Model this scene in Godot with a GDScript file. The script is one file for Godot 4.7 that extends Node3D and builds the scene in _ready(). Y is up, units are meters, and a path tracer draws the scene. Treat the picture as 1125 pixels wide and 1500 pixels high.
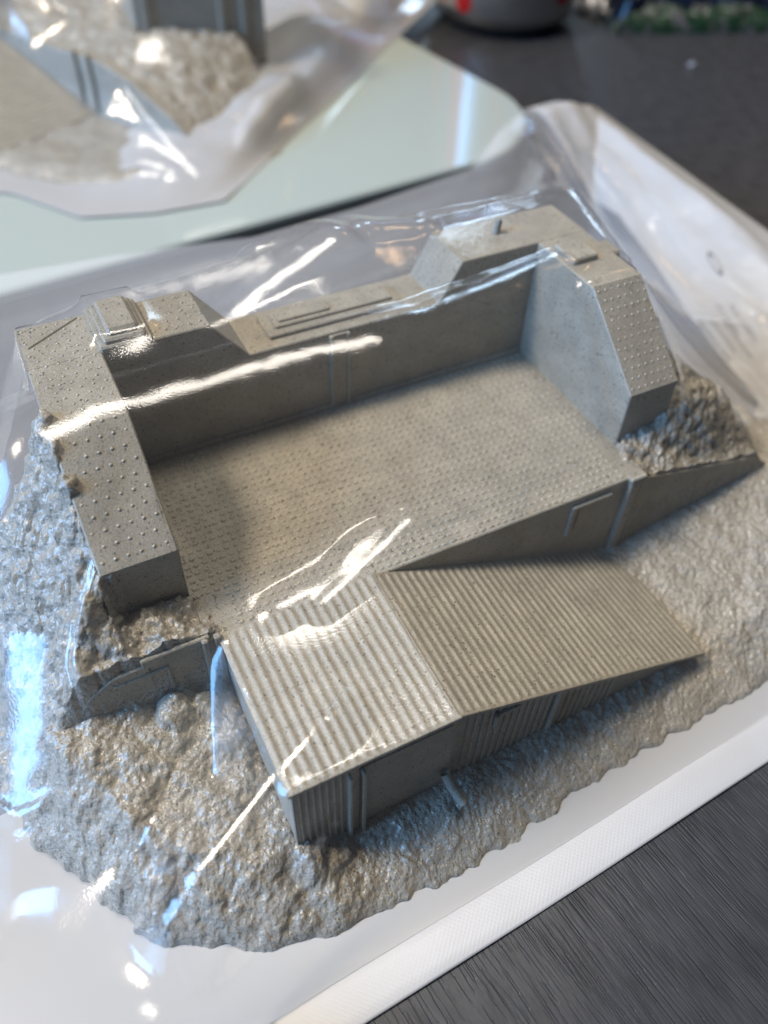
extends Node3D
# A grey resin bunker casting in a clear plastic bag on a dark wood-grain table. One unit below is 0.86 mm; U turns it into metres.
const U := 0.00086
const TABLE := -30.0

var resin: StandardMaterial3D
var resin_ground: StandardMaterial3D
var film_mat: StandardMaterial3D
var milky: StandardMaterial3D
var white_plastic: StandardMaterial3D
var seal_mat: StandardMaterial3D


# ---------------------------------------------------------------- mesh helpers
class MB:
	var v := PackedVector3Array()
	var n := PackedVector3Array()
	var uv := PackedVector2Array()
	var ix := PackedInt32Array()

	func tri(a: Vector3, b: Vector3, c: Vector3) -> void:          # counter-clockwise seen from outside
		var m := (b - a).cross(c - a).normalized()
		var k := v.size()
		v.append_array([a, b, c]); n.append_array([m, m, m])
		uv.append_array([Vector2(a.x, a.z), Vector2(b.x, b.z), Vector2(c.x, c.z)])
		ix.append_array([k, k + 2, k + 1])

	func quad(a: Vector3, b: Vector3, c: Vector3, d: Vector3) -> void:
		tri(a, b, c); tri(a, c, d)

	# a box with every edge chamfered by r
	func box(lo: Vector3, hi: Vector3, r := 0.2, t := Transform3D()) -> void:
		r = minf(r, 0.49 * minf(hi.x - lo.x, minf(hi.y - lo.y, hi.z - lo.z)))
		var c := (lo + hi) / 2.0
		var h := (hi - lo) / 2.0
		var P := func(ax: int, s: Vector3) -> Vector3:      # corner point lying in the face of axis ax
			var q := Vector3(s.x * (h.x - r), s.y * (h.y - r), s.z * (h.z - r))
			q[ax] = s[ax] * h[ax]
			return t * (c + q)
		for ax in 3:
			var b := (ax + 1) % 3
			var d := (ax + 2) % 3
			for sg in [-1.0, 1.0]:
				var s := [Vector3.ONE, Vector3.ONE, Vector3.ONE, Vector3.ONE]
				var order := [[-1, -1], [1, -1], [1, 1], [-1, 1]]
				for i in 4:
					s[i][ax] = sg; s[i][b] = order[i][0]; s[i][d] = order[i][1]
				if sg > 0: quad(P.call(ax, s[0]), P.call(ax, s[1]), P.call(ax, s[2]), P.call(ax, s[3]))
				else: quad(P.call(ax, s[3]), P.call(ax, s[2]), P.call(ax, s[1]), P.call(ax, s[0]))
		for ax in 3:
			var b := (ax + 1) % 3
			var d := (ax + 2) % 3
			for sb in [-1.0, 1.0]:
				for sd in [-1.0, 1.0]:
					var s0 := Vector3.ONE; var s1 := Vector3.ONE
					s0[ax] = -1; s1[ax] = 1; s0[b] = sb; s1[b] = sb; s0[d] = sd; s1[d] = sd
					if sb * sd > 0: quad(P.call(b, s0), P.call(b, s1), P.call(d, s1), P.call(d, s0))
					else: quad(P.call(b, s1), P.call(b, s0), P.call(d, s0), P.call(d, s1))
		for sx in [-1.0, 1.0]:
			for sy in [-1.0, 1.0]:
				for sz in [-1.0, 1.0]:
					var s := Vector3(sx, sy, sz)
					if sx * sy * sz > 0: tri(P.call(0, s), P.call(1, s), P.call(2, s))
					else: tri(P.call(0, s), P.call(2, s), P.call(1, s))

	# extrude a convex-or-not outline. axis "z": outline is (x, y) counter-clockwise seen from +z; axis "x": outline is (z, y), seen from -x
	func prism(outline: PackedVector2Array, lo: float, hi: float, axis := "z", r := 0.25) -> void:
		var inner := Geometry2D.offset_polygon(outline, -r, Geometry2D.JOIN_MITER)
		var cap: PackedVector2Array = inner[0] if inner.size() == 1 and inner[0].size() == outline.size() else outline
		if cap != outline:                                   # same start corner
			var best := 0
			for i in cap.size():
				if cap[i].distance_to(outline[0]) < cap[best].distance_to(outline[0]): best = i
			var turned := PackedVector2Array()
			for i in cap.size(): turned.append(cap[(i + best) % cap.size()])
			cap = turned
		var at := func(p: Vector2, k: float) -> Vector3: return Vector3(p.x, p.y, k) if axis == "z" else Vector3(k, p.y, p.x)
		var tris := Geometry2D.triangulate_polygon(cap)
		var flip := axis == "x"
		var put := func(a: Vector3, b: Vector3, c: Vector3) -> void:
			if flip: tri(a, c, b)
			else: tri(a, b, c)
		for i in range(0, tris.size(), 3):
			var a := cap[tris[i]]; var b := cap[tris[i + 1]]; var c := cap[tris[i + 2]]
			if (b - a).cross(c - a) < 0: var s := b; b = c; c = s
			put.call(at.call(a, hi), at.call(b, hi), at.call(c, hi))
			put.call(at.call(a, lo), at.call(c, lo), at.call(b, lo))
		for i in outline.size():
			var j := (i + 1) % outline.size()
			var rows := [[cap, lo], [outline, lo + r], [outline, hi - r], [cap, hi]]
			for k in 3:
				var p0: Vector3 = at.call(rows[k][0][i], rows[k][1]); var p1: Vector3 = at.call(rows[k][0][j], rows[k][1])
				var q0: Vector3 = at.call(rows[k + 1][0][i], rows[k + 1][1]); var q1: Vector3 = at.call(rows[k + 1][0][j], rows[k + 1][1])
				put.call(p0, p1, q1); put.call(p0, q1, q0)

	func dome(c: Vector3, up: Vector3, r: float, h: float, sides := 8) -> void:
		var e := up.cross(Vector3.RIGHT if absf(up.x) < 0.8 else Vector3.BACK).normalized()
		var f := up.cross(e)
		var k := v.size()
		for ring in 3:
			var a: float = [0.0, 0.5, 0.95][ring] * PI / 2.0
			for i in sides:
				var t := TAU * i / sides
				var d := e * cos(t) + f * sin(t)
				v.append(c + d * r * cos(a) + up * h * sin(a) - up * (0.05 if ring == 0 else 0.0))
				n.append((d * cos(a) + up * sin(a)).normalized()); uv.append(Vector2.ZERO)
		for ring in 2:
			for i in sides:
				var j := (i + 1) % sides
				var a := k + ring * sides + i; var b := k + ring * sides + j
				ix.append_array([a, a + sides, b, b, a + sides, b + sides])
		v.append(c + up * h); n.append(up); uv.append(Vector2.ZERO)
		for i in sides: ix.append_array([k + 2 * sides + i, k + 3 * sides, k + 2 * sides + (i + 1) % sides])

	# smooth sheet from a grid of points; keep(i, j) may drop cells
	func grid(p: PackedVector3Array, nx: int, nz: int, keep = null) -> void:
		var k := v.size()
		v.append_array(p)
		n.resize(k + p.size()); uv.resize(k + p.size())
		for j in nz:
			for i in nx:
				var a := p[j * nx + mini(i + 1, nx - 1)] - p[j * nx + maxi(i - 1, 0)]
				var b := p[mini(j + 1, nz - 1) * nx + i] - p[maxi(j - 1, 0) * nx + i]
				n[k + j * nx + i] = b.cross(a).normalized()
				uv[k + j * nx + i] = Vector2(p[j * nx + i].x, p[j * nx + i].z)
		for j in nz - 1:
			for i in nx - 1:
				if keep != null and not keep.call(i, j): continue
				var a := k + j * nx + i
				ix.append_array([a, a + 1, a + nx, a + 1, a + nx + 1, a + nx])

	# tube along points with a radius for each
	func tube(pts: PackedVector3Array, rad: PackedFloat32Array, sides := 10) -> void:
		var k := v.size()
		for i in pts.size():
			var d := (pts[mini(i + 1, pts.size() - 1)] - pts[maxi(i - 1, 0)]).normalized()
			var e := d.cross(Vector3.UP if absf(d.y) < 0.9 else Vector3.RIGHT).normalized()
			var f := d.cross(e)
			for s in sides:
				var t := TAU * s / sides
				var o := e * cos(t) + f * sin(t)
				v.append(pts[i] + o * rad[i]); n.append(o); uv.append(Vector2.ZERO)
		for i in pts.size() - 1:
			for s in sides:
				var a := k + i * sides + s; var b := k + i * sides + (s + 1) % sides
				ix.append_array([a, a + sides, b, b, a + sides, b + sides])

	# profile (radius, height) turned about y
	func lathe(pr: PackedVector2Array, sides := 64, from := 0.0, to := TAU) -> void:
		var k := v.size()
		for i in pr.size():
			var d := pr[mini(i + 1, pr.size() - 1)] - pr[maxi(i - 1, 0)]
			var m := Vector2(d.y, -d.x).normalized()
			for s in sides + 1:
				var t := from + (to - from) * s / sides
				v.append(Vector3(cos(t) * pr[i].x, pr[i].y, sin(t) * pr[i].x))
				n.append(Vector3(cos(t) * m.x, m.y, sin(t) * m.x)); uv.append(Vector2(float(s) / sides, pr[i].y))
		for i in pr.size() - 1:
			for s in sides:
				var a := k + i * (sides + 1) + s
				ix.append_array([a, a + 1, a + sides + 1, a + 1, a + sides + 2, a + sides + 1])

	func mesh(scale: float) -> ArrayMesh:
		var w := PackedVector3Array()
		w.resize(v.size())
		for i in v.size(): w[i] = v[i] * scale
		var a := []
		a.resize(Mesh.ARRAY_MAX)
		a[Mesh.ARRAY_VERTEX] = w; a[Mesh.ARRAY_NORMAL] = n; a[Mesh.ARRAY_TEX_UV] = uv; a[Mesh.ARRAY_INDEX] = ix
		var m := ArrayMesh.new()
		m.add_surface_from_arrays(Mesh.PRIMITIVE_TRIANGLES, a)
		return m


func part(called: String, mb: MB, m: Material, parent: Node, kind := "") -> MeshInstance3D:
	var o := MeshInstance3D.new()
	o.name = called
	o.mesh = mb.mesh(U)
	o.material_override = m
	if kind: o.set_meta("kind", kind)
	parent.add_child(o, true)
	return o


func thing(called: String, label: String, category: String, at := Vector3.ZERO, turn := 0.0) -> Node3D:
	var o := Node3D.new()
	o.name = called
	o.position = at * U
	o.rotation.y = turn
	o.set_meta("label", label)
	o.set_meta("category", category)
	add_child(o, true)
	return o


func lin(r: float, g: float, b: float, a := 1.0) -> Color:
	var c := Color(r, g, b).linear_to_srgb()
	c.a = a
	return c


func noise_tex(freq: float, seed_: int, ramp := [], octaves := 4, size := 512, type := FastNoiseLite.TYPE_SIMPLEX_SMOOTH) -> NoiseTexture2D:
	var f := FastNoiseLite.new()
	f.noise_type = type; f.frequency = freq; f.seed = seed_; f.fractal_octaves = octaves
	var t := NoiseTexture2D.new()
	t.width = size; t.height = size; t.seamless = true; t.noise = f
	if ramp:
		var g := Gradient.new()
		g.offsets = PackedFloat32Array(ramp.map(func(e): return e[0]))
		g.colors = PackedColorArray(ramp.map(func(e): return e[1]))
		t.color_ramp = g
	return t


func grain_tex(size: int, seed_: int, base: Color, spread: float, specks: float) -> ImageTexture:   # fine sandy grain with a few dark and light specks
	var rng := RandomNumberGenerator.new()
	rng.seed = seed_
	var im := Image.create(size, size, false, Image.FORMAT_RGB8)
	var f := FastNoiseLite.new()
	f.frequency = 0.012; f.seed = seed_; f.fractal_octaves = 3
	var soft := f.get_seamless_image(size, size)
	for y in size:
		for x in size:
			var k := 1.0 + spread * (rng.randf() + rng.randf() - 1.0) + 0.14 * (soft.get_pixel(x, y).r - 0.5)
			if rng.randf() < specks: k *= rng.randf_range(0.35, 0.7)
			im.set_pixel(x, y, Color(base.r * k, base.g * k, base.b * k))
	for i in int(size * size * specks * 0.16):
		var x := rng.randi() % size; var y := rng.randi() % size
		im.fill_rect(Rect2i(x, y, 1 + rng.randi() % 3, 1 + rng.randi() % 3), Color(base.r * 0.35, base.g * 0.32, base.b * 0.28))
	return ImageTexture.create_from_image(im)


func make_materials() -> void:
	var fine := noise_tex(0.28, 5, [], 3)
	var rough := noise_tex(0.07, 9, [], 5)
	resin = StandardMaterial3D.new()
	resin.albedo_texture = grain_tex(512, 3, lin(0.275, 0.254, 0.205), 0.2, 0.025)
	resin.roughness = 0.42
	resin.uv1_triplanar = true; resin.uv1_world_triplanar = true
	resin.uv1_scale = Vector3.ONE / (52.0 * U)
	resin.heightmap_enabled = true; resin.heightmap_texture = fine; resin.heightmap_scale = 0.007
	resin_ground = resin.duplicate()
	resin_ground.albedo_texture = grain_tex(512, 4, lin(0.30, 0.277, 0.228), 0.2, 0.03)
	resin_ground.roughness = 0.27
	resin_ground.metallic_specular = 0.5
	resin_ground.uv1_scale = Vector3.ONE / (44.0 * U)
	resin_ground.heightmap_texture = rough; resin_ground.heightmap_scale = 0.04
	film_mat = StandardMaterial3D.new()
	film_mat.transparency = BaseMaterial3D.TRANSPARENCY_ALPHA
	film_mat.albedo_color = Color(1, 1, 1, 0.015)
	film_mat.roughness = 0.145
	film_mat.metallic_specular = 0.5
	film_mat.uv1_triplanar = true; film_mat.uv1_world_triplanar = true
	film_mat.uv1_scale = Vector3.ONE / (60.0 * U)
	film_mat.heightmap_enabled = true; film_mat.heightmap_texture = noise_tex(0.27, 21, [], 2); film_mat.heightmap_scale = 0.0026
	milky = StandardMaterial3D.new()
	milky.transparency = BaseMaterial3D.TRANSPARENCY_ALPHA
	milky.albedo_color = Color(0.94, 0.95, 0.96, 0.2)
	milky.roughness = 0.3
	white_plastic = StandardMaterial3D.new()
	white_plastic.albedo_color = lin(0.395, 0.395, 0.39)
	white_plastic.roughness = 0.34
	white_plastic.backlight_enabled = true; white_plastic.backlight = Color(0.3, 0.3, 0.3)
	seal_mat = StandardMaterial3D.new()
	seal_mat.albedo_color = lin(0.42, 0.42, 0.418)
	seal_mat.roughness = 0.36
	seal_mat.uv1_triplanar = true; seal_mat.uv1_world_triplanar = true
	seal_mat.uv1_scale = Vector3.ONE / (14.0 * U)
	var dots := Image.create(256, 256, false, Image.FORMAT_L8)        # embossed dots of the heat seal
	for y in 256:
		for x in 256:
			var a := Vector2(fposmod(x, 16.0) - 8.0, fposmod(y, 16.0) - 8.0).length()
			var b := Vector2(fposmod(x + 8, 16.0) - 8.0, fposmod(y + 8, 16.0) - 8.0).length()
			var k := clampf(1.4 - minf(a, b) / 3.4, 0.0, 1.0)
			dots.set_pixel(x, y, Color(k, k, k))
	seal_mat.heightmap_enabled = true; seal_mat.heightmap_texture = ImageTexture.create_from_image(dots); seal_mat.heightmap_scale = 0.001


# ---------------------------------------------------------------- camera, light
func lamp(called: String, label: String, dir: Vector3, dist: float, size: Vector2, colour: Color, energy: float, glow: float, housing: Color) -> void:
	var target := Vector3(45, 0, 20) * U
	var o := thing(called, label, "lamp" if called.contains("lamp") else "window")
	o.position = target + dir.normalized() * dist
	o.look_at_from_position(o.position, target, Vector3.UP if absf(dir.normalized().y) < 0.98 else Vector3.BACK)
	var m := MB.new()
	m.box(Vector3(-size.x / 2 - 0.02, -size.y / 2 - 0.02, 0.0) / U, Vector3(size.x / 2 + 0.02, size.y / 2 + 0.02, 0.04) / U, 4.0)
	var hm := StandardMaterial3D.new()
	hm.albedo_color = housing
	part("housing", m, hm, o)
	var g := MB.new()
	var s := size / 2.0 / U
	var z := -0.003 / U
	g.quad(Vector3(-s.x, -s.y, z), Vector3(-s.x, s.y, z), Vector3(s.x, s.y, z), Vector3(s.x, -s.y, z))
	var gm := StandardMaterial3D.new()
	gm.albedo_color = Color(0.9, 0.9, 0.9)
	gm.emission_enabled = true; gm.emission = colour; gm.emission_energy_multiplier = glow
	part("glowing_panel", g, gm, o)
	var l := AreaLight3D.new()
	l.name = "light"
	l.area_size = size
	l.light_color = colour
	l.light_energy = energy
	l.shadow_enabled = true
	l.position.z = -0.008
	o.add_child(l, true)


func _ready() -> void:
	# camera, found by fitting the corners of the casting
	var cam := Camera3D.new()
	cam.name = "camera"
	cam.transform = Transform3D(Basis(Vector3(0.89099, 0.02744, 0.4532), Vector3(0.3177, 0.67541, -0.6655), Vector3(-0.32436, 0.73694, 0.59306)), Vector3(-10.167, 110.843, 121.288) * U)
	var lens := CameraAttributesPhysical.new()
	lens.frustum_focal_length = 18.777
	lens.frustum_near = 0.01
	lens.frustum_far = 30.0
	lens.frustum_focus_distance = 133.0 * U
	lens.exposure_aperture = 8.8
	cam.attributes = lens
	add_child(cam)
	cam.current = true
	var we := WorldEnvironment.new()
	we.name = "environment"
	var env := Environment.new()
	env.background_mode = Environment.BG_COLOR
	env.background_color = lin(0.032, 0.036, 0.044)
	env.tonemap_mode = Environment.TONE_MAPPER_LINEAR
	env.tonemap_exposure = 1.0
	env.sdfgi_enabled = true; env.ssao_enabled = true; env.ssil_enabled = true
	we.environment = env
	add_child(we)
	lamp("ceiling_lamp", "square warm white ceiling lamp above and left of the bagged casting", Vector3(-0.65, 1, -0.25), 1.5, Vector2(0.26, 0.26), lin(1.0, 0.85, 0.67), 2.5, 3.0, Color(0.8, 0.8, 0.8))
	lamp("ceiling_lamp", "long white ceiling lamp straight above the table", Vector3(0.16, 1, -0.2), 1.6, Vector2(0.5, 0.26), lin(1.0, 0.92, 0.81), 1.12, 3.0, Color(0.8, 0.8, 0.8))
	lamp("window", "tall daylit window far to the left of the table", Vector3(-1, 0.42, -0.05), 1.7, Vector2(0.75, 0.9), lin(0.2, 0.5, 1.0), 5.0, 2.0, Color(0.85, 0.85, 0.85))
	lamp("window", "narrow bluish window on the far side of the room", Vector3(0.51, 0.36, -0.79), 2.6, Vector2(0.14, 0.5), lin(0.6, 0.8, 1.0), 0.32, 2.0, Color(0.85, 0.85, 0.85))
	lamp("pendant_lamp", "small orange pendant lamp beyond the far edge of the table", Vector3(0.75, 0.62, -0.55), 1.9, Vector2(0.12, 0.12), lin(1.0, 0.62, 0.3), 0.08, 3.0, Color(0.2, 0.2, 0.2))

	make_materials()
	build_table()
	build_board()
	build_bunker()
	build_bag()
	build_second()
	build_can()
	build_clutter()


# ---------------------------------------------------------------- table and board
func build_table() -> void:
	var size := 1024
	var rng := RandomNumberGenerator.new()
	rng.seed = 77
	var h := Image.create(size, size, false, Image.FORMAT_L8)
	h.fill(Color(0.5, 0.5, 0.5))
	var f := FastNoiseLite.new()
	f.seed = 8; f.frequency = 0.02; f.fractal_octaves = 4
	var soft := f.get_seamless_image(size, size)
	for x in size:
		for y in size:
			var s := soft.get_pixel((x * 9) % size, y).r
			var k := 0.5 + (s - 0.5) * 0.25
			h.set_pixel(x, y, Color(k, k, k))
	for i in 2200:                                           # short pores pressed into the surface, along the grain
		var x := rng.randi() % size
		var y := rng.randi() % size
		var l := int(rng.randf_range(18, 130))
		var k := rng.randf_range(0.0, 0.4)
		var wide := 1 + int(rng.randf() < 0.35)
		for j in l:
			var e := sin(PI * (j + 0.5) / l)
			var xx := (x + int(2.5 * sin(j * 0.035 + i))) % size
			for w in wide:
				var p := Vector2i((xx + w + size) % size, (y + j) % size)
				var was := h.get_pixelv(p).r
				h.set_pixelv(p, Color(1, 1, 1) * lerpf(was, k * 0.6, e))
	var m := StandardMaterial3D.new()
	m.albedo_texture = noise_tex(0.03, 13, [[0.0, lin(0.025, 0.0265, 0.0295)], [0.5, lin(0.036, 0.0375, 0.042)], [1.0, lin(0.046, 0.0475, 0.052)]], 5)
	m.roughness = 0.33
	m.metallic_specular = 0.3
	m.uv1_triplanar = true
	m.uv1_scale = Vector3(1, 1, 0.62) / (105.0 * U)
	m.heightmap_enabled = true; m.heightmap_texture = ImageTexture.create_from_image(h); m.heightmap_scale = 0.015
	var t := thing("table", "dark grey table with fine pressed wood grain under everything", "table", Vector3(45, TABLE, 0), deg_to_rad(7.5))
	var b := MB.new()
	b.box(Vector3(-520, -30, -900), Vector3(750, 0, 420), 3.0)
	part("table_top", b, m, t)


func round_rect(w: float, d: float, r: float) -> PackedVector2Array:
	var p := PackedVector2Array()
	for c in [[w - r, d - r, 0.0], [r, d - r, 90.0], [r, r, 180.0], [w - r, r, 270.0]]:
		for i in 13:
			var a := deg_to_rad(c[2] + 7.5 * i)
			p.append(Vector2(c[0] + r * cos(a), c[1] + r * sin(a)))
	return p


func build_board() -> void:
	var m := StandardMaterial3D.new()
	m.albedo_color = lin(0.345, 0.39, 0.36)
	m.roughness = 0.06
	var edge := StandardMaterial3D.new()
	edge.albedo_color = lin(0.62, 0.70, 0.66)
	edge.roughness = 0.15
	# right front corner at about (214, -125); the front edge runs to the left and a little towards us
	var o := thing("cutting_board", "pale mint glass cutting board with rounded corner under the far bag", "cutting board", Vector3(-108, -22, -102), deg_to_rad(6.0))
	var top := MB.new()
	var shape := round_rect(324.0, 250.0, 54.0)
	# outline counter-clockwise seen from above needs z flipped
	var flat := PackedVector2Array()
	for p in shape: flat.append(Vector2(p.x, p.y))
	top.prism(flat, -4.0, 0.0, "z", 0.9)
	for i in top.v.size():                                   # lay the prism down: its y becomes -z
		var p := top.v[i]; var q := top.n[i]
		top.v[i] = Vector3(p.x, p.z, -p.y); top.n[i] = Vector3(q.x, q.z, -q.y)
	part("glass_plate", top, m, o)
	var foot_m := StandardMaterial3D.new()
	foot_m.albedo_color = lin(0.03, 0.03, 0.03)
	for c in [Vector2(24, 24), Vector2(300, 24), Vector2(24, 226), Vector2(300, 226)]:
		var f := MB.new()
		f.lathe(PackedVector2Array([Vector2(0.1, -8), Vector2(8, -8), Vector2(8.6, -7), Vector2(8.6, -4.1)]), 24)
		for i in f.v.size(): f.v[i] += Vector3(c.x, 0, -c.y)
		part("foot", f, foot_m, o)


# ---------------------------------------------------------------- the casting
const OUTLINE := [Vector2(-42, 25), Vector2(-40.5, 39), Vector2(-36, 53), Vector2(-31, 61), Vector2(-27, 68), Vector2(-24, 74), Vector2(-16, 79.5), Vector2(-7, 84.5), Vector2(4, 86.5), Vector2(16, 87.5), Vector2(29, 87.6), Vector2(44, 86), Vector2(61, 84.3), Vector2(77, 83.8), Vector2(100, 83.6), Vector2(122, 80), Vector2(142, 66), Vector2(152, 45), Vector2(147, 24), Vector2(135, 4), Vector2(112, -18), Vector2(60, -20), Vector2(-13, -20), Vector2(-29, -12), Vector2(-39, 8)]
const TX0 := -46.0
const TX1 := 156.0
const TZ0 := -24.0
const TZ1 := 91.0
const TS := 0.38
var tnx := 0
var tnz := 0
var theight := PackedFloat32Array()
var n_big := FastNoiseLite.new()
var n_mid := FastNoiseLite.new()
var n_fine := FastNoiseLite.new()


func curve(pts: Array, x: float) -> float:
	if x <= pts[0][0]: return pts[0][1]
	for i in pts.size() - 1:
		if x <= pts[i + 1][0]: return lerpf(pts[i][1], pts[i + 1][1], (x - pts[i][0]) / (pts[i + 1][0] - pts[i][0]))
	return pts[-1][1]


func poly_dist(p: Vector2, poly: PackedVector2Array) -> float:       # positive inside
	var best := 1e9
	for i in poly.size():
		var q := Geometry2D.get_closest_point_to_segment(p, poly[i], poly[(i + 1) % poly.size()])
		best = minf(best, p.distance_squared_to(q))
	return sqrt(best) * (1.0 if Geometry2D.is_point_in_polygon(p, poly) else -1.0)


const T_LEFT := [[-14, -12], [0, -2], [5, 8], [9, 20], [13, 26.5], [18, 26], [26, 20.5], [36, 13.5], [40, 6], [44.8, 1.5]]
const T_RIGHT := [[88, 0], [91, 2.0], [97, 4.2], [104, 7.2], [111, 8.0], [118, 3.2], [126, -4], [133, -12], [142, -20], [150, -26]]
const F_RIGHT := [[88, -0.5], [92, -1.5], [104, -4.5], [114, -6.5], [125, -9.0], [129, -13], [136, -20]]


func mound(x: float, z: float) -> Vector2:                           # (height, 1 where it is heaped rubble)
	var h := -40.0
	if x < 4.0 and z < 44.9:
		var t := curve(T_LEFT, z)
		h = t - 1.55 * maxf(0.0, lerpf(-12.3, -20.0, smoothstep(33.0, 43.0, z)) - x)
		if x > -12.3:
			h = 2.6 - 3.2 * smoothstep(-5.0, 5.0, x) if z > 36.2 else -40.0
			if z < 36.3 and x < -10.2: h = t - 1.0 + (-10.2 - x) * 0.3
	if x > 86.0 and z < 44.9:
		var a := curve(T_RIGHT, x)
		var b := curve(F_RIGHT, x)
		var k := smoothstep(33.0, 44.5, z)
		var r := lerpf(a, b, k) - maxf(0.0, 16.0 - z) * 0.5
		if x < 90.0 and z < 40.0: r -= (40.0 - z) * 0.6
		if x < 102.0 and z < 35.5: r = -40.0
		h = maxf(h, r)
	return Vector2(h, 1.0)


func ground(x: float, z: float) -> float:
	var g := -20.5 - maxf(0.0, z - 45.0) * 0.15 + maxf(0.0, x - 90.0) * 0.16
	var l := -11.5 + 0.13 * clampf(-x, 0.0, 24.0) - (z - 46.0) * 0.29 - 0.85 * maxf(0.0, -27.0 - x)
	g = lerpf(l, g, smoothstep(-1.0, 10.0, x - maxf(0.0, z - 60.0) * 0.2)) if z > 44.0 else g
	return g


func build_terrain(parent: Node3D) -> void:
	n_big.seed = 11; n_big.frequency = 0.11; n_big.fractal_octaves = 3
	n_mid.seed = 12; n_mid.frequency = 0.3; n_mid.fractal_octaves = 2
	n_fine.seed = 14; n_fine.frequency = 0.75; n_fine.fractal_octaves = 2
	var cell := FastNoiseLite.new()
	cell.noise_type = FastNoiseLite.TYPE_CELLULAR; cell.frequency = 0.5; cell.seed = 4
	cell.cellular_return_type = FastNoiseLite.RETURN_DISTANCE; cell.fractal_type = FastNoiseLite.FRACTAL_NONE
	var poly := PackedVector2Array(OUTLINE)
	tnx = int((TX1 - TX0) / TS) + 1
	tnz = int((TZ1 - TZ0) / TS) + 1
	theight.resize(tnx * tnz)
	var inside := PackedByteArray()
	inside.resize(tnx * tnz)
	var rough := PackedFloat32Array()
	rough.resize(tnx * tnz)
	var field := PackedFloat32Array()
	field.resize(tnx * tnz)
	var p := PackedVector3Array()
	p.resize(tnx * tnz)
	# the distance to the outline on a coarse grid
	var cs := 2.0
	var cx := int((TX1 - TX0) / cs) + 2
	var cz := int((TZ1 - TZ0) / cs) + 2
	var dist := PackedFloat32Array()
	dist.resize(cx * cz)
	for j in cz:
		for i in cx: dist[j * cx + i] = poly_dist(Vector2(TX0 + i * cs, TZ0 + j * cs), poly)
	for j in tnz:
		for i in tnx:
			var x := TX0 + i * TS
			var z := TZ0 + j * TS
			var fx := (x - TX0) / cs; var fz := (z - TZ0) / cs
			var ci := int(fx); var cj := int(fz)
			var d := lerpf(lerpf(dist[cj * cx + ci], dist[cj * cx + ci + 1], fx - ci), lerpf(dist[(cj + 1) * cx + ci], dist[(cj + 1) * cx + ci + 1], fx - ci), fz - cj)
			d += 0.7 * n_mid.get_noise_2d(x * 0.6 + 70.0, z * 0.6) + 1.1 * n_big.get_noise_2d(x * 1.2, z * 1.2)
			field[j * tnx + i] = d
			var h := -29.7
			if d > 0.0:
				var g := ground(x, z)
				var mo := mound(x, z)
				var heap := 0.0
				if mo.x > g: heap = smoothstep(0.0, 6.0, mo.x - g); g = mo.x
				var left := smoothstep(14.0, -4.0, x - maxf(0.0, z - 70.0))
				var a := maxf(heap, 0.34 * left)
				g += lerpf(0.5, 1.7, a) * n_big.get_noise_2d(x, z) - 1.1 * left * (cell.get_noise_2d(x * 0.42, z * 0.42) + 0.5)
				rough[j * tnx + i] = 0.15 + 0.85 * a
				# a few larger stones in the rubble
				for s in [[-13.2, 13.5, 2.6, 3.0], [-12.6, 18.5, 2.4, 2.6], [-13.6, 9.6, 2.0, 2.2], [-12.0, 24.0, 2.0, 2.0], [-8.5, 48.5, 3.2, 2.0], [-3.0, 49.0, 2.4, 1.6], [103.5, 30.0, 2.0, 1.5], [75.0, 83.4, 1.6, 1.6]]:
					var q: float = 1.0 - Vector2(x - s[0], z - s[1]).length_squared() / (s[2] * s[2])
					if q > 0.0: g += s[3] * sqrt(q)
				h = lerpf(-29.7, g, pow(clampf(d / 10.0, 0.0, 1.0), 0.58))
				inside[j * tnx + i] = 1
			theight[j * tnx + i] = h
			p[j * tnx + i] = Vector3(x, h, z)
	# grit and gravel stand out along the surface normal
	var q := p.duplicate()
	for j in range(1, tnz - 1):
		for i in range(1, tnx - 1):
			var k := j * tnx + i
			var c := p[k]
			if field[k] <= 0.0:
				if field[k] > -1.0:                          # the rim follows the outline, not the grid
					var gr := Vector2(field[k + 1] - field[k - 1], field[k + tnx] - field[k - tnx]) / (2.0 * TS)
					var mv := gr * (-field[k] / maxf(gr.length_squared(), 0.3))
					q[k] = c + Vector3(mv.x, 0, mv.y)
				continue
			var nrm := (p[k + tnx] - p[k - tnx]).cross(p[k + 1] - p[k - 1]).normalized()
			var a := rough[k]
			var d := lerpf(0.26, 0.7, a) * n_mid.get_noise_3dv(c) + lerpf(0.22, 0.42, a) * n_fine.get_noise_3dv(c)
			d -= lerpf(0.1, 0.75, a) * (cell.get_noise_3dv(c) + 0.55) + lerpf(0.1, 0.4, a) * (cell.get_noise_3dv(c * 2.3) + 0.55)
			q[k] = c + nrm * d * clampf((c.y + 29.2) / 3.0, 0.0, 1.0)
			if (c.x > 84.0 or c.x < 6.0) and c.x > -27.0 and absf(c.z - 45.0) < 2.0:     # rubble stops at the faces of the base walls
				q[k].z = minf(q[k].z, 44.6) if c.z < 44.9 else maxf(q[k].z, 45.3)
			theight[k] = c.y + 0.35
	p = q
	var m := MB.new()
	m.grid(p, tnx, tnz, func(i: int, j: int) -> bool: return inside[j * tnx + i] + inside[j * tnx + i + 1] + inside[(j + 1) * tnx + i] + inside[(j + 1) * tnx + i + 1] > 0)
	part("rubble_ground", m, resin_ground, parent)


func terrain_at(x: float, z: float) -> float:
	var i := int((x - TX0) / TS); var j := int((z - TZ0) / TS)
	if i < 0 or j < 0 or i >= tnx or j >= tnz: return -29.7
	return theight[j * tnx + i]


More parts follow.
